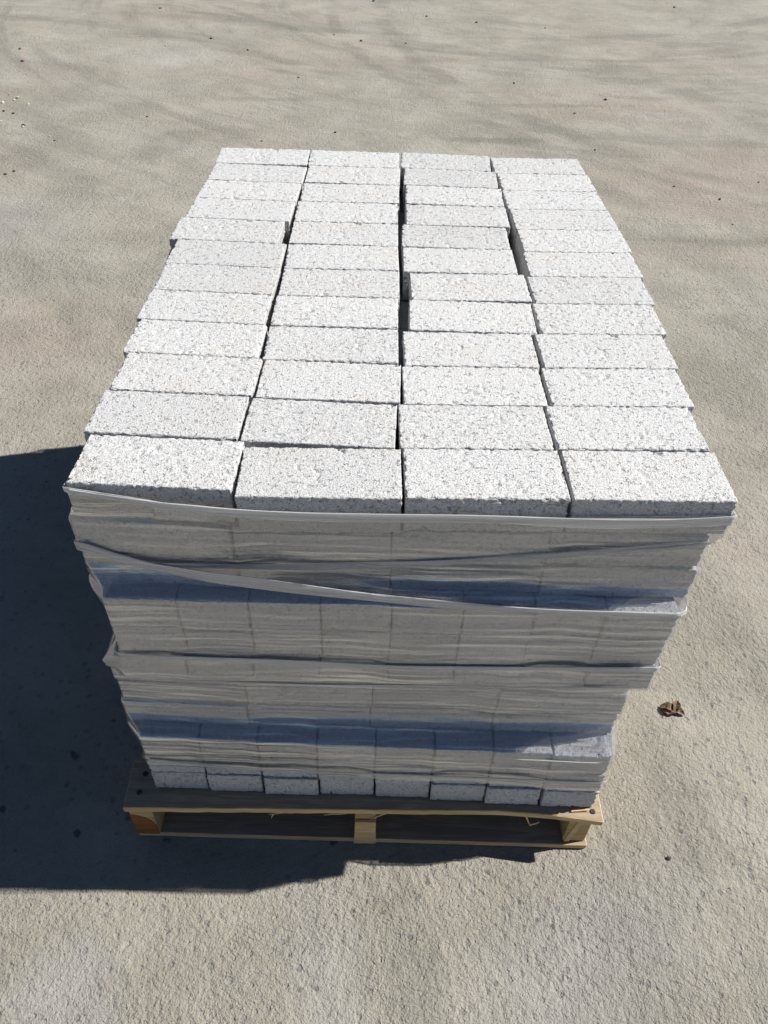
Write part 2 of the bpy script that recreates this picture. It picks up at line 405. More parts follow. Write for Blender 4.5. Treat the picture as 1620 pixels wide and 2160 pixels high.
def block_mesh(name, seed, step, edge=1.0, pit=1.0):
    nx, ny, nz = [max(2, int(round(d / step))) for d in (BL, BW, BH)]
    idx = {}; V = []
    ijk = np.array([(i, j, k) for i in range(nx + 1) for j in range(ny + 1) for k in range(nz + 1)
                    if i in (0, nx) or j in (0, ny) or k in (0, nz)])
    lut = -np.ones((nx + 1, ny + 1, nz + 1), np.int64)
    lut[ijk[:, 0], ijk[:, 1], ijk[:, 2]] = np.arange(len(ijk))
    F = []
    def quad(a, b, c, d): F.append(np.stack([a.ravel(), b.ravel(), c.ravel(), d.ravel()], 1))
    for k, flip in ((0, True), (nz, False)):
        L = lut[:, :, k]; a, b, c, d = L[:-1, :-1], L[1:, :-1], L[1:, 1:], L[:-1, 1:]
        quad(a, d, c, b) if flip else quad(a, b, c, d)
    for j, flip in ((0, False), (ny, True)):
        L = lut[:, j, :]; a, b, c, d = L[:-1, :-1], L[1:, :-1], L[1:, 1:], L[:-1, 1:]
        quad(a, d, c, b) if flip else quad(a, b, c, d)
    for i, flip in ((0, True), (nx, False)):
        L = lut[i, :, :]; a, b, c, d = L[:-1, :-1], L[1:, :-1], L[1:, 1:], L[:-1, 1:]
        quad(a, d, c, b) if flip else quad(a, b, c, d)
    F = np.concatenate(F)
    D = np.array([BL, BW, BH]); N = np.array([nx, ny, nz])
    P = ijk / N * D
    nrm = (ijk == N).astype(float) - (ijk == 0).astype(float)
    # distance to the nearest block edge, measured in the face
    dist = np.minimum(P, D - P)
    srt = np.sort(dist, axis=1); e = srt[:, 1]
    n1 = vnoise(P + 3, 0.0045, seed); n2 = vnoise(P + 5, 0.010, seed + 11); n3 = vnoise(P + 7, 0.0028, seed + 23)
    n4 = vnoise(P + 9, 0.030, seed + 31)
    er = 0.0004 + 0.00048 * n1 + 0.00038 * n3 * pit + 0.0004 * n4
    er += pit * 0.0019 * sstep(0.66, 0.84, n1 * 0.55 + n2 * 0.25 + n4 * 0.2)
    er += 0.0011 * sstep(0.78, 0.95, n3)
    er += edge * np.exp(-e / 0.0030) * (0.0004 + 0.0028 * sstep(0.40, 0.95, n1 * 0.6 + n3 * 0.4))
    er += edge * np.exp(-e / 0.006) * 0.0060 * sstep(0.74, 0.90, n2 * 0.6 + n1 * 0.4)     # chipped spots
    ln = np.linalg.norm(nrm, axis=1, keepdims=True)
    V = P - nrm / np.where(ln > 1.2, 1.25, 1.0) * (er - np.array([0.0008, 0.0004, 0.0]).max() * (np.abs(nrm[:, 2]) < 0.5))[:, None]
    V = V - np.array([BL / 2, BW / 2, 0])
    me = np_mesh(name, V, F); me.materials.append(MAT['block'])
    return me
FINE = [block_mesh('block_fine', 100 + 17 * k, 0.0021, 1.0 + 0.25 * (k % 3 - 1), 1.0 + 0.5 * (k % 2)) for k in range(10)]
COARSE = [block_mesh('block_coarse', 900 + 13 * k, 0.0045, 0.8, 0.8) for k in range(8)]

ORD = ['first', 'second', 'third', 'fourth', 'fifth', 'sixth', 'seventh', 'eighth', 'ninth', 'tenth', 'eleventh', 'twelfth']
blocks = []      # (layer, cx, cy, rz, half_x, half_y, role)
core = []        # blocks wholly inside the load
def add_block(layer, cx, cy, rz, along_x, label, group, fine=False, flipz=False):
    me = rnd.choice(FINE if fine else COARSE)
    o = bpy.data.objects.new('concrete_block', me); COL.objects.link(o)
    o.location = (cx, cy, layer_z(layer + 1) + 0.0003)
    turn = rz + (0 if along_x else math.pi / 2) + (math.pi if rnd.random() < 0.5 else 0)
    o.rotation_euler = (0, 0, turn)
    tag(o, label, 'concrete block', group)
    return o
def reg(layer, cx, cy, rz, along_x):
    hx, hy = (BL / 2, BW / 2) if along_x else (BW / 2, BL / 2)
    blocks.append((layer, cx, cy, rz, hx, hy))

# top layer: front edge of every block as seen in the photograph (row 0 is the wrapped end)
TOP = [
 [((139,1012),(490,1036)),((179,907),(510,927)),((228,818),(534,834)),((253,739),(547,755)),((278,671),(563,685)),((321,608),(573,625)),
  ((345,555),(590,567)),((353,502),(587,515)),((395,452),(606,470)),((414,417),(621,428)),((437,383),(636,392)),((452,350),(646,355))],
 [((499,1046),(852,1051)),((514,928),(836,944)),((539,836),(846,848)),((552,757),(841,765)),((568,683),(841,691)),((585,627),(843,634)),
  ((599,572),(840,577)),((608,519),(839,526)),((618,473),(839,479)),((630,432),(843,437)),((642,394),(841,401)),((649,353),(841,360))],
 [((853,1049),(1207,1053)),((844,943),(1170,947)),((853,853),(1157,857)),((853,774),(1141,779)),((865,702),(1135,711)),((870,645),(1126,649)),
  ((855,584),(1093,590)),((848,529),(1080,537)),((859,482),(1078,488)),((859,441),(1064,449)),((854,400),(1052,410)),((848,360),(1035,371))],
 [((1210,1052),(1561,1057)),((1175,947),(1501,947)),((1163,857),(1471,857)),((1146,779),(1439,778)),((1139,709),(1415,707)),((1128,647),(1381,647)),
  ((1121,592),(1365,593)),((1109,539),(1339,540)),((1098,493),(1306,494)),((1075,452),(1280,453)),((1056,411),(1255,411)),((1036,370),(1231,373))],
]
COLN = ['column along the shadow side', 'second column from shadow side', 'second column from sunlit side', 'column along the sunlit side']
top_xy = {}
for ci, col in enumerate(TOP):
    prev = None
    for r, (a, b) in enumerate(col):
        A = on_z(*a, Z_TOP); B = on_z(*b, Z_TOP)
        rz = math.atan2(B[1] - A[1], B[0] - A[0])
        rz = max(-0.035, min(0.035, rz))
        mx, my = (A[0] + B[0]) / 2, (A[1] + B[1]) / 2
        cx = mx - math.sin(rz) * BW / 2; cy = my + math.cos(rz) * BW / 2
        top_xy[ci, r] = [cx, cy, rz]
# settle: no overlaps between rows of a column, nor between columns of a row
def corners(cx, cy, rz, hx, hy):
    c, s = math.cos(rz), math.sin(rz)
    return [(cx + c * u * hx - s * w * hy, cy + s * u * hx + c * w * hy) for u, w in ((-1, -1), (1, -1), (1, 1), (-1, 1))]
for ci in range(4):
    for r in range(1, 12):
        p = top_xy[ci, r - 1]; q = top_xy[ci, r]
        pc = corners(*p, BL / 2, BW / 2); qc = corners(*q, BL / 2, BW / 2)
        need = 0.0
        for xx in (q[0] - 0.09, q[0], q[0] + 0.09):
            yb = p[1] + BW / 2 * math.cos(p[2]) + math.tan(p[2]) * (xx - p[0])
            yf = q[1] - BW / 2 * math.cos(q[2]) + math.tan(q[2]) * (xx - q[0])
            need = max(need, yb + 0.0006 - yf)
        q[1] += need
for r in range(12):
    for ci in (1, 0):
        R0 = top_xy[ci + 1, r]; Lf = top_xy[ci, r]
        over = max(x for x, y in corners(*Lf, BL / 2, BW / 2)) - min(x for x, y in corners(*R0, BL / 2, BW / 2)) + 0.0006
        if over > 0: Lf[0] -= over
    Lf, R0 = top_xy[2, r], top_xy[3, r]
    over = max(x for x, y in corners(*Lf, BL / 2, BW / 2)) - min(x for x, y in corners(*R0, BL / 2, BW / 2)) + 0.0006
    if over > 0: R0[0] += over
for (ci, r), (cx, cy, rz) in sorted(top_xy.items()):
    lab = 'bare concrete block on top, %s row from the shaded end, %s' % (ORD[r], COLN[ci])
    add_block(0, cx, cy, rz, True, lab, 'bare blocks of the top layer', fine=True)
    reg(0, cx, cy, rz, True)

# the eleven layers below: 4 x 12 lengthwise or 8 x 6 crosswise, three of each in turn
LAY = {  # layer: (along_x, x0, x1, y_front, skew)
 1: (True, -0.3995, 0.3775, 0.001, 0.000), 2: (True, -0.3985, 0.3795, 0.002, -0.003),
 3: (False, -0.379, 0.366, -0.0225, -0.004), 4: (False, -0.379, 0.365, -0.0225, -0.004), 5: (False, -0.386, 0.367, -0.0235, -0.003),
 6: (True, -0.419, 0.3585, 0.006, -0.008), 7: (True, -0.4175, 0.3600, 0.006, -0.008), 8: (True, -0.420, 0.3575, 0.005, -0.008),
 9: (False, -0.398, 0.354, -0.029, -0.022), 10: (False, -0.400, 0.356, -0.029, -0.022), 11: (False, -0.400, 0.357, -0.028, -0.023),
}
for ly, (ax, x0, x1, yf, skew) in LAY.items():
    nx, ny = (4, 12) if ax else (8, 6)
    lx, lw = (BL, BW) if ax else (BW, BL)
    pitch = (x1 - x0 - lx) / (nx - 1)
    ypitch = lw + 0.0012
    xm = (x0 + x1) / 2
    for i in range(nx):
        for j in range(ny):
            jx = rnd.uniform(-0.4, 0.4) * max(0.0, pitch - lx - 0.0004)
            front = j == 0
            cx = x0 + lx / 2 + i * pitch + jx
            jy = rnd.uniform(-0.0025, 0.0025) if front else rnd.uniform(0, 0.0004)
            if ly == 11 and front: jy = [0.0, -0.001, -0.003, 0.002, 0.002, 0.0, -0.003, -0.003][i]
            cy = yf + lw / 2 + j * ypitch + 0.006 * (j > 0) + (0.016 if i == 0 and j > 0 and ly in (1, 2) else 0) + (0.008 if i == 0 and j > 0 and ly in (6, 7, 8) else 0) + jy + skew * (cx - xm)
            rz = 0.0
            if front and i == 0 and ly in (1, 2): jy, rz = 0.0105, -0.060
            if front and i == 0 and ly in (6, 7, 8): jy, rz = 0.0065, -0.030
            side_l, side_r, back = i == 0, i == nx - 1, j == ny - 1
            nl = ORD[NL - 1 - ly]
            reg(ly, cx, cy, rz, ax)
            if front:
                if ly == 11:
                    lab = 'bare concrete block in the lowest layer on the pallet, shaded end, %s from shadow side' % ORD[i]
                else:
                    lab = 'wrapped concrete block in %s layer above the pallet, shaded end, %s from shadow side' % (nl, ORD[i])
                add_block(ly, cx, cy, rz, ax, lab, 'blocks of the shaded wrapped end', fine=True)
            elif (side_l or side_r):
                lab = 'wrapped concrete block in %s layer above the pallet, %s long side, %s from shaded end' % (nl, 'shadow' if side_l else 'sunlit', ORD[j])
                add_block(ly, cx, cy, rz, ax, lab, 'blocks of the wrapped long sides')
            else:
                core.append((ly, cx, cy, lx, lw))
cv, cf = [], []
for ly, cx, cy, lx, lw in core:
    b = len(cv); z0, z1 = layer_z(ly + 1) + 0.0006, layer_z(ly) - 0.0008; e = 0.0008
    for zz in (z0, z1):
        cv += [(cx - lx / 2 + e, cy - lw / 2 + e, zz), (cx + lx / 2 - e, cy - lw / 2 + e, zz), (cx + lx / 2 - e, cy + lw / 2 - e, zz), (cx - lx / 2 + e, cy + lw / 2 - e, zz)]
    cf += [(b, b + 3, b + 2, b + 1), (b + 4, b + 5, b + 6, b + 7)] + [(b + k, b + (k + 1) % 4, b + 4 + (k + 1) % 4, b + 4 + k) for k in range(4)]
o = link('inner_concrete_blocks', mesh_from('inner_blocks', cv, cf), MAT['block'])
tag(o, 'mass of concrete blocks packed inside the stack under the top layer', 'concrete blocks', kind='stuff')

# ------------------------------------------------------------------ wooden pallet
pallet = bpy.data.objects.new('wooden_pallet', None); COL.objects.link(pallet)
pallet.location = (-0.040, -0.056, 0)
tag(pallet, 'splintered pine pallet on the ground carrying the wrapped block stack', 'pallet')
PX, PY = -0.040, -0.056
def prism(name, outline, z0, z1, mat, ztop=None, parent=pallet, seg_mats=None, jitter=0.0):
    """upright prism on an xy outline (world coordinates, counter-clockwise), bevelled a little"""
    n = len(outline); V = []
    for zz in (z0, z1):
        for k, (x, y) in enumerate(outline):
            V.append((x - PX, y - PY, zz + (ztop[k] if (ztop and zz == z1) else 0) + (ztop[k] if (ztop and zz == z0) else 0)))
    F = [tuple(range(n))[::-1], tuple(range(n, 2 * n))] + [(k, (k + 1) % n, n + (k + 1) % n, n + k) for k in range(n)]
    me = mesh_from(name, V, F); o = link(name, me, mat, parent)
    bv = o.modifiers.new('soft_edges', 'BEVEL'); bv.width = 0.0013; bv.segments = 1; bv.limit_method = 'ANGLE'
    return o
def edge_mat(o, mat, test):
    o.data.materials.append(mat)
    for p in o.data.polygons:
        if test(p.normal): p.material_index = 1
DT = 0.015
XL, XR = -0.450, 0.372
# front deck board: its outer strip is split off between the ends
outl = []
rr = random.Random(3)
for k in range(41):
    x = XL + (XR - XL) * k / 40
    if x < 0.20: y = -0.0565 + 0.0085 * (x - XL) / 0.65 + rr.uniform(-0.0006, 0.0006)
    elif x < 0.28: y = -0.048 - 0.004 * (x - 0.20) / 0.08
    else: y = -0.052 - 0.011 * (x - 0.28) / 0.092
    outl.append((x, y))
outl += [(XR + 0.001, 0.036), (XL - 0.002, 0.034)]
b = prism('deck_board', outl, PAL - DT, PAL, MAT['deck']); edge_mat(b, MAT['deck_edge'], lambda n: n.y < -0.3 or n.x > 0.5)
yb = 0.075
k = 0
while yb < 1.12:
    wdt = 0.089
    o = prism('deck_board', [(XL + rr.uniform(0, .006), yb), (XR - rr.uniform(0, .006), yb), (XR - rr.uniform(0, .006), yb + wdt), (XL + rr.uniform(0, .006), yb + wdt)], PAL - DT, PAL - 0.0006, MAT['deck'])
    edge_mat(o, MAT['deck_edge'], lambda n: abs(n.x) > 0.5)
    yb += wdt + 0.044; k += 1
YB = yb - 0.044
for i, (xa, xb) in enumerate(((-0.445, -0.404), (-0.054, -0.017), (0.322, 0.362))):
    o = prism('stringer', [(xa, -0.053 + 0.002 * i), (xb, -0.053 + 0.002 * i), (xb, YB - 0.004), (xa, YB - 0.004)], DT + 0.001, PAL - DT - 0.0006, MAT['wood'])
    o.rotation_euler = (0, 0, 0)
for j, ya in enumerate((-0.051, 0.33, 0.70, YB - 0.092)):
    o = prism('bottom_board', [(XL + 0.005, ya), (XR - 0.006, ya - (0.006 if j == 0 else 0)), (XR - 0.006, ya + 0.089), (XL + 0.005, ya + 0.089)], 0.0015, DT, MAT['deck'])
    edge_mat(o, MAT['deck_edge'], lambda n: n.y < -0.5 or abs(n.x) > 0.5)
# rusty brown stain plate of heartwood on the outer stringer end, grown as a knot bulge
def patch(name, pts, y, mat, depth=0.0015):
    n = len(pts)
    V = [(x - PX, y - depth - PY, z) for x, z in pts] + [(x - PX, y + 0.001 - PY, z) for x, z in pts]
    F = [tuple(range(n)), tuple(range(n, 2 * n))[::-1]] + [(k, n + k, n + (k + 1) % n, (k + 1) % n) for k in range(n)]
    return link(name, mesh_from(name, V, F), mat, pallet)
o = patch('brown_knot', [(-0.4445, 0.017), (-0.4045, 0.017), (-0.4045, 0.052), (-0.411, 0.068), (-0.421, 0.080), (-0.432, 0.087), (-0.4445, 0.090)], -0.0532, MAT['stain'], 0.0006)
o['label'] = 'dark orange-brown heartwood on the stringer end'
o = patch('split_end', [(-0.0565, 0.004), (-0.047, 0.002), (-0.035, 0.0035), (-0.022, 0.002), (-0.0155, 0.006), (-0.017, 0.045), (-0.0175, 0.088), (-0.0535, 0.088), (-0.0545, 0.04)], -0.0535, MAT['deck_edge'], 0.004)
o['label'] = 'pale torn strip of wood at the middle stringer end'
o = patch('split_end', [(0.3235, 0.017), (0.333, 0.017), (0.347, 0.104), (0.337, 0.104)], -0.0492, MAT['deck_edge'], 0.002)
# nails on the front deck board
def nail(x, y, z, r=0.0052):
    n = 10
    V = [(x - PX + r * math.cos(2 * math.pi * k / n), y - PY + r * math.sin(2 * math.pi * k / n), z) for k in range(n)]
    V += [(x - PX + 0.8 * r * math.cos(2 * math.pi * k / n), y - PY + 0.8 * r * math.sin(2 * math.pi * k / n), z + 0.0022) for k in range(n)]
    F = [tuple(range(n, 2 * n))] + [(k, (k + 1) % n, n + (k + 1) % n, n + k) for k in range(n)]
    return link('nail', mesh_from('nail', V, F), MAT['nail'], pallet)
for px, py in ((294, 1671), (307, 1632), (1250, 1712)):
    p = on_z(px, py, PAL); nail(p[0], p[1], PAL - 0.0002)
# splinters torn from the underside of the front board
def splinter(p0, p1, w, t_, mat=MAT['deck_edge'], name='splinter', kink=0.0):
    p0 = Vector(p0); p1 = Vector(p1); d = (p1 - p0).normalized()
    s = d.cross(Vector((0, 1, 0))); s = s.normalized() if s.length > 1e-4 else Vector((1, 0, 0))
    nn = d.cross(s)
    V, F = [], []
    for f, ww in ((0, 1), (0.35, 0.85), (0.7, 0.6), (1, 0.12)):
        c = p0.lerp(p1, f) + s * kink * math.sin(f * math.pi)
        for u, v2 in ((-1, -1), (1, -1), (1, 1), (-1, 1)):
            q = c + s * u * w / 2 * ww + nn * v2 * t_ / 2
            V.append((q.x - PX, q.y - PY, q.z))
    for k in range(3):
        for j in range(4): F.append((k * 4 + j, k * 4 + (j + 1) % 4, k * 4 + 4 + (j + 1) % 4, k * 4 + 4 + j))
    F += [(3, 2, 1, 0), (12, 13, 14, 15)]
    return link(name, mesh_from(name, V, F), mat, pallet)
def fp(px, py, y): return tuple(on_y(px, py, y))
for (a, b2, w) in (((612,1712),(566,1718),.0035),((580,1713),(572,1726),.0025),((720,1713),(683,1719),.0035),((740,1713),(706,1718),.003),
                   ((820,1713),(782,1728),.0035),((640,1711),(600,1716),.0025),((1108,1716),(1117,1740),.0035),((1117,1740),(1138,1734),.0035),((1185,1722),(1140,1717),.003)):
    splinter(fp(*a, -0.0495), fp(*b2, -0.053), w, 0.0018, kink=rr.uniform(-.001, .001))
o = splinter(fp(1110, 1789, -0.053), fp(1111, 1769, -0.046), 0.008, 0.004, MAT['deck_edge'], 'wood_chip'); o['label'] = 'pale wood chip caught on the bottom board'
splinter(tuple(on_z(1205, 1712, PAL + .002)), tuple(on_z(1243, 1708, PAL + .004)), 0.004, 0.002)

# ------------------------------------------------------------------ stretch wrap
wrap = bpy.data.objects.new('stretch_wrap', None); COL.objects.link(wrap); wrap.location = (0, 0, 0.0)
tag(wrap, 'clear plastic stretch wrap pulled tight round the concrete block stack', 'plastic wrap')
SLOPES = {'front': (0.95, 1.8), 'left': (0.9, 1.5), 'right': (6.0, 8.0), 'back': (0.8, 2.0)}   # above and below a proud layer
NZ = 250
zs = np.linspace(layer_z(0) - 0.001, layer_z(11) - 0.03, NZ)
def side_field(side, lo, hi, n):
    """how far the film stands out on one side, over position (lo..hi) and height"""
    ax = np.linspace(lo, hi, n)
    per = np.full((NL, n), -9.0)
    for ly, cx, cy, rz, hx, hy in blocks:
        cs = corners(cx, cy, rz, hx, hy)
        if side in ('front', 'back'):
            a, bb = min(c[0] for c in cs), max(c[0] for c in cs); m = (ax >= a - 0.002) & (ax <= bb + 0.002)
            v = -min(c[1] for c in cs) if side == 'front' else max(c[1] for c in cs)
            if side == 'front':
                vv = -(cy - math.cos(rz) * hy + math.tan(rz) * (ax - cx))
            else: vv = np.full(n, v)
        else:
            a, bb = min(c[1] for c in cs), max(c[1] for c in cs); m = (ax >= a - 0.002) & (ax <= bb + 0.002)
            v = -min(c[0] for c in cs) if side == 'left' else max(c[0] for c in cs)
            vv = np.full(n, v)
        per[ly, m] = np.maximum(per[ly, m], vv[m])
    for ly in range(NL):                                # film spans gaps and runs on past the last block
        good = np.where(per[ly] > -5)[0]
        per[ly] = np.interp(np.arange(n), good, per[ly][good])
    d = (ax[1] - ax[0])
    base = per.copy()
    for s in range(1, int(0.10 / d) + 1):               # taut sideways: tent over the proud blocks
        for ly in range(NL):
            base[ly, s:] = np.maximum(base[ly, s:], per[ly, :-s] - 0.10 * s * d)
            base[ly, :-s] = np.maximum(base[ly, :-s], per[ly, s:] - 0.10 * s * d)
    out = np.full((NZ, n), -9.0)
    for ly in range(NL):
        top, bot = layer_z(ly), layer_z(ly + 1)
        up, dn = SLOPES[side]
        dz = np.maximum(0, np.maximum((zs - top) * up, (bot - zs) * dn))
        out = np.maximum(out, base[ly][None, :] - dz[:, None])
    ker = np.ones(5) / 5                                # soften the creases
    pad = np.pad(out, ((2, 2), (0, 0)), 'edge')
    sm = sum(pad[k:k + NZ] for k in range(5)) / 5
    return ax, np.maximum(out, sm) + 0.0022
def sampler(side, lo, hi, n):
    ax, fld = side_field(side, lo, hi, n)
    def f(a, z):
        u = np.clip((np.asarray(a) - lo) / (hi - lo) * (n - 1), 0, n - 1.001)
        w = np.clip((zs[0] - np.asarray(z)) / (zs[0] - zs[-1]) * (NZ - 1), 0, NZ - 1.001)
        i, j = u.astype(int), w.astype(int); fu, fw = u - i, w - j
        return (fld[j, i] * (1 - fu) + fld[j, i + 1] * fu) * (1 - fw) + (fld[j + 1, i] * (1 - fu) + fld[j + 1, i + 1] * fu) * fw
    return f
FR = sampler('front', -0.44, 0.43, 300); BK = sampler('back', -0.44, 0.43, 120)
LF_ = sampler('left', -0.05, 1.20, 240); RT = sampler('right', -0.05, 1.20, 240)
def LF(y, z):
    y = np.asarray(y, float); z = np.asarray(z, float)
    def pk(zc, zh, amt): return amt * np.exp(-((z - zc) / zh) ** 2) * np.exp(-np.maximum(0, y + 0.02) / 0.035)
    zt5 = layer_z(5.55)
    asym = np.where(z > zt5, 0.016, 0.009)
    return LF_(y, z) + 0.020 * np.exp(-((z - zt5) / asym) ** 2) * np.exp(-np.maximum(0, y + 0.02) / 0.04) + pk(layer_z(0.85), 0.005, 0.006)
# at the two corners of the shaded end the film cuts straight across
DIAG = [np.array([-1, -1]) / math.sqrt(2), np.array([1, -1]) / math.sqrt(2)]
SUP = []
for dn_ in DIAG:
    sup = np.full(NZ, -9.0)
    for ly in range(NL):
        best = max(float(np.dot(c_, dn_)) for (l_, cx, cy, rz, hx, hy) in blocks if l_ == ly for c_ in corners(cx, cy, rz, hx, hy))
        dz = np.maximum(0, np.maximum((zs - layer_z(ly)) * 0.75, (layer_z(ly + 1) - zs) * 1.2))
        sup = np.maximum(sup, best - dz)
    SUP.append(sup)
def clip_corners(P, extra):
    P = P.copy(); z = P[..., 2]
    for k, dn_ in enumerate(DIAG):
        lim = np.interp(-z, -zs, SUP[k]) + extra
        if k == 0: lim = lim + 0.014 * np.exp(-((z - layer_z(5.55)) / np.where(z > layer_z(5.55), 0.016, 0.009)) ** 2)
        over = np.maximum(0, P[..., 0] * dn_[0] + P[..., 1] * dn_[1] - lim)
        P[..., 0] -= dn_[0] * over; P[..., 1] -= dn_[1] * over
    return P
# upper and lower rim of the film along the shaded end, then level round the other sides
def z_top(x): return layer_z(0) - BH * np.interp(x, [-0.40, -0.386, -0.30, -0.198, 0, 0.2, 0.4], [0.10, 0.14, 0.34, 0.50, 0.49, 0.47, 0.36])
def z_bot(x): return layer_z(0) - BH * np.interp(x, [-0.39, -0.25, 0, 0.15, 0.36], [10.50, 10.62, 10.64, 10.70, 10.84])
NV = 230
NF, NS, NB = 330, 150, 60
ring_x, ring_y = [], []
V = np.zeros((NV + 1, NF + NS + NB + NS, 3))
vv = np.linspace(0, 1, NV + 1)[:, None]
sF = np.linspace(0, 1, NF, endpoint=False)[None, :]; sS = np.linspace(0, 1, NS, endpoint=False)[None, :]; sB = np.linspace(0, 1, NB, endpoint=False)[None, :]
def rows(zt_, zb_): return zt_ + (zb_ - zt_) * vv
# corner positions by row
zl = rows(z_top(-0.39), z_bot(-0.39)); zr = rows(z_top(0.39), z_bot(0.36))
yfl = -FR(np.full_like(zl, -0.385), zl); yfr = -FR(np.full_like(zr, 0.37), zr)
xl = -LF(np.full_like(zl, -0.01), zl); xr = RT(np.full_like(zr, -0.01), zr)
ybk_l = BK(np.full_like(zl, -0.385), zl); ybk_r = BK(np.full_like(zr, 0.37), zr)
xs_ = xl + (xr - xl) * sF
zf = z_top(xs_) + (z_bot(xs_) - z_top(xs_)) * vv
def wr(s, z, seed):                                     # taut wrinkles, only ever outwards
    P = np.stack([np.broadcast_to(s, np.broadcast(s, z).shape).ravel() * 1.0, np.broadcast_to(z, np.broadcast(s, z).shape).ravel() * 30 + s.ravel().mean() * 0, np.zeros(np.broadcast(s, z).size)], 1)
    a = vnoise(P + 10, 0.16, seed); b_ = vnoise(P * np.array([1, 2.2, 1]) + 20, 0.22, seed + 5)
    r = 0.0012 * sstep(0.45, 0.95, a) + 0.0010 * sstep(0.5, 0.95, b_)
    return r.reshape(np.broadcast(s, z).shape)
yF = -FR(xs_, zf) - wr(xs_, zf, 3)
V[:, :NF] = np.stack([xs_, yF, zf], -1)
ys_ = yfr + (ybk_r - yfr) * sS
drop_t = BH * 0.45 * sstep(0.0, 0.10, ys_ - yfr)
zS = zr - drop_t * (1 - vv)
V[:, NF:NF + NS] = np.stack([RT(ys_, zS) + wr(ys_, zS, 5), ys_, zS], -1)
xlb = -LF(np.full_like(zl, 1.1), zl); xrb = RT(np.full_like(zr, 1.1), zr)
zB = zr + (zl - zr) * sB - BH * 0.45 * (1 - vv); xb_ = xrb + (xlb - xrb) * sB
V[:, NF + NS:NF + NS + NB] = np.stack([xb_, BK(xb_, zB), zB], -1)
yl_ = ybk_l + (yfl - ybk_l) * sS
zL = zl - BH * np.where(yl_ > 0.3, 0.45, 0.45 + 0.25 * 0) * sstep(0.0, 0.10, yl_ - yfl) * (1 - vv)
V[:, NF + NS + NB:] = np.stack([-LF(yl_, zL) - wr(yl_, zL, 9), yl_, zL], -1)
V = clip_corners(V, 0.0015)
n = V.shape[1]
I = np.arange((NV + 1) * n).reshape(NV + 1, n); J = np.roll(I, -1, axis=1)
F = np.stack([I[1:].ravel(), J[1:].ravel(), J[:-1].ravel(), I[:-1].ravel()], 1)
me = np_mesh('film', V.reshape(-1, 3), F); me.materials.append(MAT['film'])
for p in me.polygons: p.use_smooth = True
o = link('film', me, None, wrap)

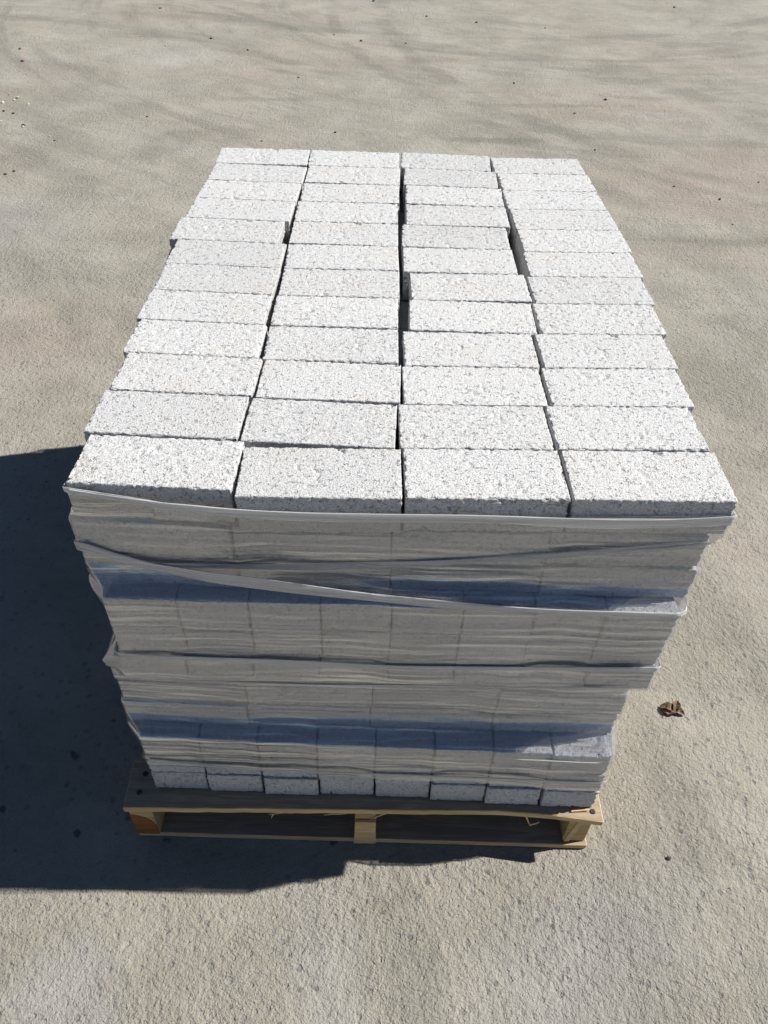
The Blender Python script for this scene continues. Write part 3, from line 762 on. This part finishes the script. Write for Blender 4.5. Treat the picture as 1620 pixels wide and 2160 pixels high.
# bunched, rope-like runs of film
def film_point(px, py, off):
    y = -0.02
    for _ in range(12):
        p = on_y(px, py, y); y = -float(FR(p[0], p[2])) - off
    return on_y(px, py, y)
def rope(path_px, hz, dep, wrap_round=True, seed=1, label=None, taper=(1, 1), drop=0.0, strands=4, mat='roll'):
    pp = np.array(path_px, float); t = np.linspace(0, 1, len(pp)); tt = np.linspace(0, 1, 130)
    kern = np.ones(11) / 11
    def soft(u): return np.convolve(np.pad(u, 5, mode='reflect', reflect_type='odd'), kern, 'valid')
    qx, qy = np.interp(tt, t, pp[:, 0]), soft(np.interp(tt, t, pp[:, 1]))
    yy = np.array([film_point(px, py, 0.0014 + dep * 0.35)[1] for px, py in zip(qx, qy)])
    ym = np.array([yy[max(0, k - 14):k + 15].min() for k in range(130)])       # taut: it spans the hollows
    ym = np.minimum(soft(soft(ym)), yy)
    P3 = np.array([on_y(px, py, y_) for px, py, y_ in zip(qx, qy, ym)])
    fx, fy, fz = P3[:, 0], P3[:, 1], P3[:, 2]
    front = np.stack([fx, fy, fz], 1); nrm = np.tile([0, -1.0, 0], (len(front), 1))
    scale = np.interp(np.linspace(0, 1, len(front)), [0, 0.12, 0.88, 1], [taper[0], 1, 1, taper[1]])
    if wrap_round:
        z0, z1 = fz[0], fz[-1]
        ys2 = np.linspace(fy[-1] + 0.004, 1.13, 60); zz = z1 - drop * sstep(0.0, 0.10, ys2 - fy[-1])
        right = np.stack([RT(ys2, zz) + 0.0014 + dep * 0.35, ys2, zz], 1)
        xb2 = np.linspace(0.36, -0.39, 40); zb2 = np.linspace(z1, z0, 40) - drop
        back = np.stack([xb2, BK(xb2, zb2) + 0.0014 + dep * 0.35, zb2], 1)
        yl2 = np.linspace(1.13, fy[0] + 0.004, 60); z2 = z0 - drop * sstep(0.0, 0.10, yl2 - fy[0])
        left = np.stack([-LF(yl2, z2) - 0.0014 - dep * 0.35, yl2, z2], 1)
        C = np.concatenate([front, right, back, left])
        Nn = np.concatenate([nrm, np.tile([1.0, 0, 0], (60, 1)), np.tile([0, 1.0, 0], (40, 1)), np.tile([-1.0, 0, 0], (60, 1))])
        sc_ = np.concatenate([scale, np.full(160, 0.55)])
    else: C, Nn, sc_ = front, nrm, scale
    m = len(C); K = 8
    ang = np.linspace(0, 2 * math.pi, K, endpoint=False)
    allV, allF = [], []
    along = np.concatenate([[0], np.cumsum(np.linalg.norm(np.diff(C, axis=0), axis=1))])
    for st_ in range(strands):
        A = np.stack([along, np.full(m, 3.0 * st_ + seed), np.zeros(m)], 1)
        zoff = hz * 1.7 * (vnoise(A, 0.22, seed + st_) - 0.5) + hz * 0.9 * ((st_ + 0.5) / strands - 0.5)
        wid = hz * (0.28 + 0.55 * vnoise(A + 7, 0.11, seed + 40 + st_))
        zoff[sc_ < 0.999] *= sc_[sc_ < 0.999]
        if wrap_round:                                  # the two ends of the loop meet
            bl = np.clip((along[-1] - along) / 0.3, 0, 1); zoff = zoff * bl + zoff[0] * (1 - bl); wid = wid * bl + wid[0] * (1 - bl)
        VV = np.zeros((m, K, 3))
        for k, a in enumerate(ang):
            VV[:, k] = C + Nn * ((dep * math.cos(a) * (0.6 + 0.2 * st_) + 0.0003 * st_) * np.minimum(1, sc_))[:, None] + np.array([0, 0, 1.0]) * (zoff + wid * sc_ * math.sin(a))[:, None]
        I = np.arange(m * K).reshape(m, K); J = np.roll(I, -1, axis=1)
        Fr = np.stack([I[:-1].ravel(), I[1:].ravel(), J[1:].ravel(), J[:-1].ravel()], 1)
        if wrap_round: Fr = np.concatenate([Fr, np.stack([I[-1], I[0], J[0], J[-1]], 1)])
        allF.append(Fr + st_ * m * K); allV.append(VV.reshape(-1, 3))
    VV = clip_corners(np.concatenate(allV), 0.0040); Fr = np.concatenate(allF)
    me = np_mesh('rolled_edge', VV, Fr); me.materials.append(MAT[mat])
    for p in me.polygons: p.use_smooth = True
    o = link('rolled_edge', me, None, wrap)
    if label: o['label'] = label
    return o
rope([(147,1033),(250,1050),(350,1066),(490,1083),(650,1091),(850,1097),(1050,1099),(1250,1102),(1400,1103),(1552,1098)], 0.0072, 0.0005, True, 3, 'bunched white upper rim of the plastic film', drop=BH * 0.45)
rope([(186,1156),(250,1176),(330,1197),(450,1218),(620,1240),(800,1260),(1000,1279),(1200,1293),(1432,1300)], 0.0072, 0.0005, True, 5, 'rope-like fold of film running diagonally across the shaded end')
rope([(330,1188),(480,1193),(650,1196),(850,1191),(1050,1180),(1250,1166),(1400,1155),(1510,1144)], 0.0062, 0.0003, False, 7, taper=(0.1, 0.4), mat='fold')
rope([(250,1378),(330,1385),(450,1391),(650,1400),(850,1406),(1050,1409),(1250,1412),(1385,1412)], 0.0066, 0.0005, True, 9, 'white fold of film round the middle of the stack', taper=(0.4, 1))
rope([(300,1432),(500,1438),(700,1444),(900,1447),(1100,1450),(1330,1450)], 0.0022, 0.0004, False, 11, taper=(0.2, 0.3))
rope([(320,1603),(450,1616),(600,1625),(800,1633),(1000,1641),(1150,1648),(1258,1653)], 0.0042, 0.0004, True, 13, 'thin bunched lower rim of the plastic film')
rope([(1078,1601),(1150,1604),(1230,1608),(1268,1609)], 0.0016, 0.0006, False, 15, taper=(0.2, 0.2))

# ------------------------------------------------------------------ small things on the ground
def leaf_mesh(seed):
    r = random.Random(seed); V, F = [], []
    def blade(cx, cy, L, w, ang, curl, lift, tilt):
        nu, nv = 9, 5; b = len(V)
        ca, sa = math.cos(ang), math.sin(ang)
        for i in range(nu):
            u = i / (nu - 1); ww = w * math.sin(math.pi * min(0.97, u * 0.93 + 0.05)) ** 0.8
            for j in range(nv):
                s = (j / (nv - 1) - 0.5) * 2
                x = (u - 0.5) * L; y = s * ww * (0.75 + 0.25 * r.random())
                z = lift + curl * abs(s) ** 1.5 * ww + tilt * u * L + 0.10 * L * math.sin(u * 7 + seed) + r.uniform(-.0012, .0012)
                V.append((cx + ca * x - sa * y, cy + sa * x + ca * y, max(0.0006, z)))
        for i in range(nu - 1):
            for j in range(nv - 1):
                a = b + i * nv + j; F.append((a, a + 1, a + nv + 1, a + nv))
    blade(0, 0, 0.040, 0.011, 0.35, 0.9, 0.004, 0.05)
    blade(-0.008, 0.003, 0.030, 0.009, -0.25, 1.3, 0.008, -0.10)
    blade(0.008, 0.006, 0.026, 0.008, 1.2, 1.0, 0.007, 0.25)
    blade(0.012, -0.004, 0.022, 0.006, -0.6, 1.4, 0.005, 0.1)
    blade(-0.014, -0.004, 0.020, 0.006, 2.6, 1.0, 0.004, 0.1)
    return V, F
p = on_z(1417, 1500, 0.0)
lv, lf = leaf_mesh(5)
leaf = link('dry_leaf', mesh_from('dry_leaf', lv, lf), MAT['leaf']); leaf.location = (p[0], p[1], 0.0); leaf.scale = (1.1, 1.1, 0.7)
so = leaf.modifiers.new('thickness', 'SOLIDIFY'); so.thickness = 0.0007; so.offset = 1
tag(leaf, 'crumpled dark brown dead leaf on the sunlit ground beside the stack', 'leaf')
st = mesh_from('stem', [(0.011 + .0006 * math.cos(a) + f * .004, 0.012 + f * 0.018, 0.006 + f * .006 + .0006 * math.sin(a)) for f in (0, .5, 1) for a in (0, 2.1, 4.2)],
               [(k * 3 + j, k * 3 + (j + 1) % 3, k * 3 + 3 + (j + 1) % 3, k * 3 + 3 + j) for k in range(2) for j in range(3)] + [(2, 1, 0), (6, 7, 8)])
link('stem', st, MAT['leaf'], leaf)

def pebble_mesh(seed):
    r = random.Random(seed)
    import bmesh
    bm = bmesh.new(); bmesh.ops.create_icosphere(bm, subdivisions=2, radius=1.0)
    P = np.array([v.co for v in bm.verts]); nn = vnoise(P + seed * 3.1, 0.9, seed)
    for v, k in zip(bm.verts, nn):
        v.co *= 0.65 + 0.7 * k
        v.co.y *= 0.75; v.co.z = max(-0.35, v.co.z * 0.6)
    me = bpy.data.meshes.new('pebble'); bm.to_mesh(me); bm.free()
    return me
PEB = {c: [pebble_mesh(s + 10 * i) for s in (1, 2, 3)] for i, c in enumerate(('stone_dark', 'stone_pale', 'stone_red'))}
for c, l in PEB.items():
    for me in l: me.materials.append(MAT[c])
def pebble(px, py, size_px, kind, label, group=None):
    p = on_z(px, py, 0.0); dist = float(np.linalg.norm(p - CAM_POS)); r = size_px * 0.36 * dist / FPX
    o = bpy.data.objects.new('pebble', rnd.choice(PEB[kind])); COL.objects.link(o)
    o.scale = (r, r, r); o.location = (p[0], p[1], 0.30 * r); o.rotation_euler = (0, 0, rnd.uniform(0, 6.28))
    tag(o, label, 'pebble', group)
pebble(1410, 1811, 13, 'stone_dark', 'small dark pebble on sunlit concrete near the splintered pallet corner')
for px, py, s in ((338,18,6),(445,82,8),(762,87,8),(705,74,5),(630,164,6),(707,280,8),(552,298,6),(310,247,6),(115,297,6),(788,3,8),
                  (900,35,6),(1005,48,7),(1422,16,7),(1150,60,5),(1084,176,6),(1212,240,7),(1277,211,9),(1255,317,6),(1600,385,6),(1518,421,8),(1421,394,6),(1545,474,5),(856,92,5)):
    pebble(px, py, s, 'stone_dark', 'tiny dark stone scattered on the open yard behind the stack', 'tiny dark stones behind the stack')
for px, py, s in ((28,240,8),(50,265,10),(8,235,7),(12,368,9),(30,362,8)):
    pebble(px, py, s, 'stone_dark', 'tiny dark stone among the pale chips beyond the shadow side', 'dark stones among the pale chips')
for px, py, s in ((38,207,9),(6,217,9),(2,257,8),(48,268,8),(105,288,6),(60,220,6),(20,200,6),(30,212,7),(350,97,6)):
    pebble(px, py, s, 'stone_pale', 'tiny pale stone chip scattered on the far yard', 'pale stone chips')
for px, py, s in ((48,130,9),(42,104,8),(523,106,7)):
    pebble(px, py, s, 'stone_red', 'tiny reddish brick crumb lying on the far yard', 'red brick crumbs')
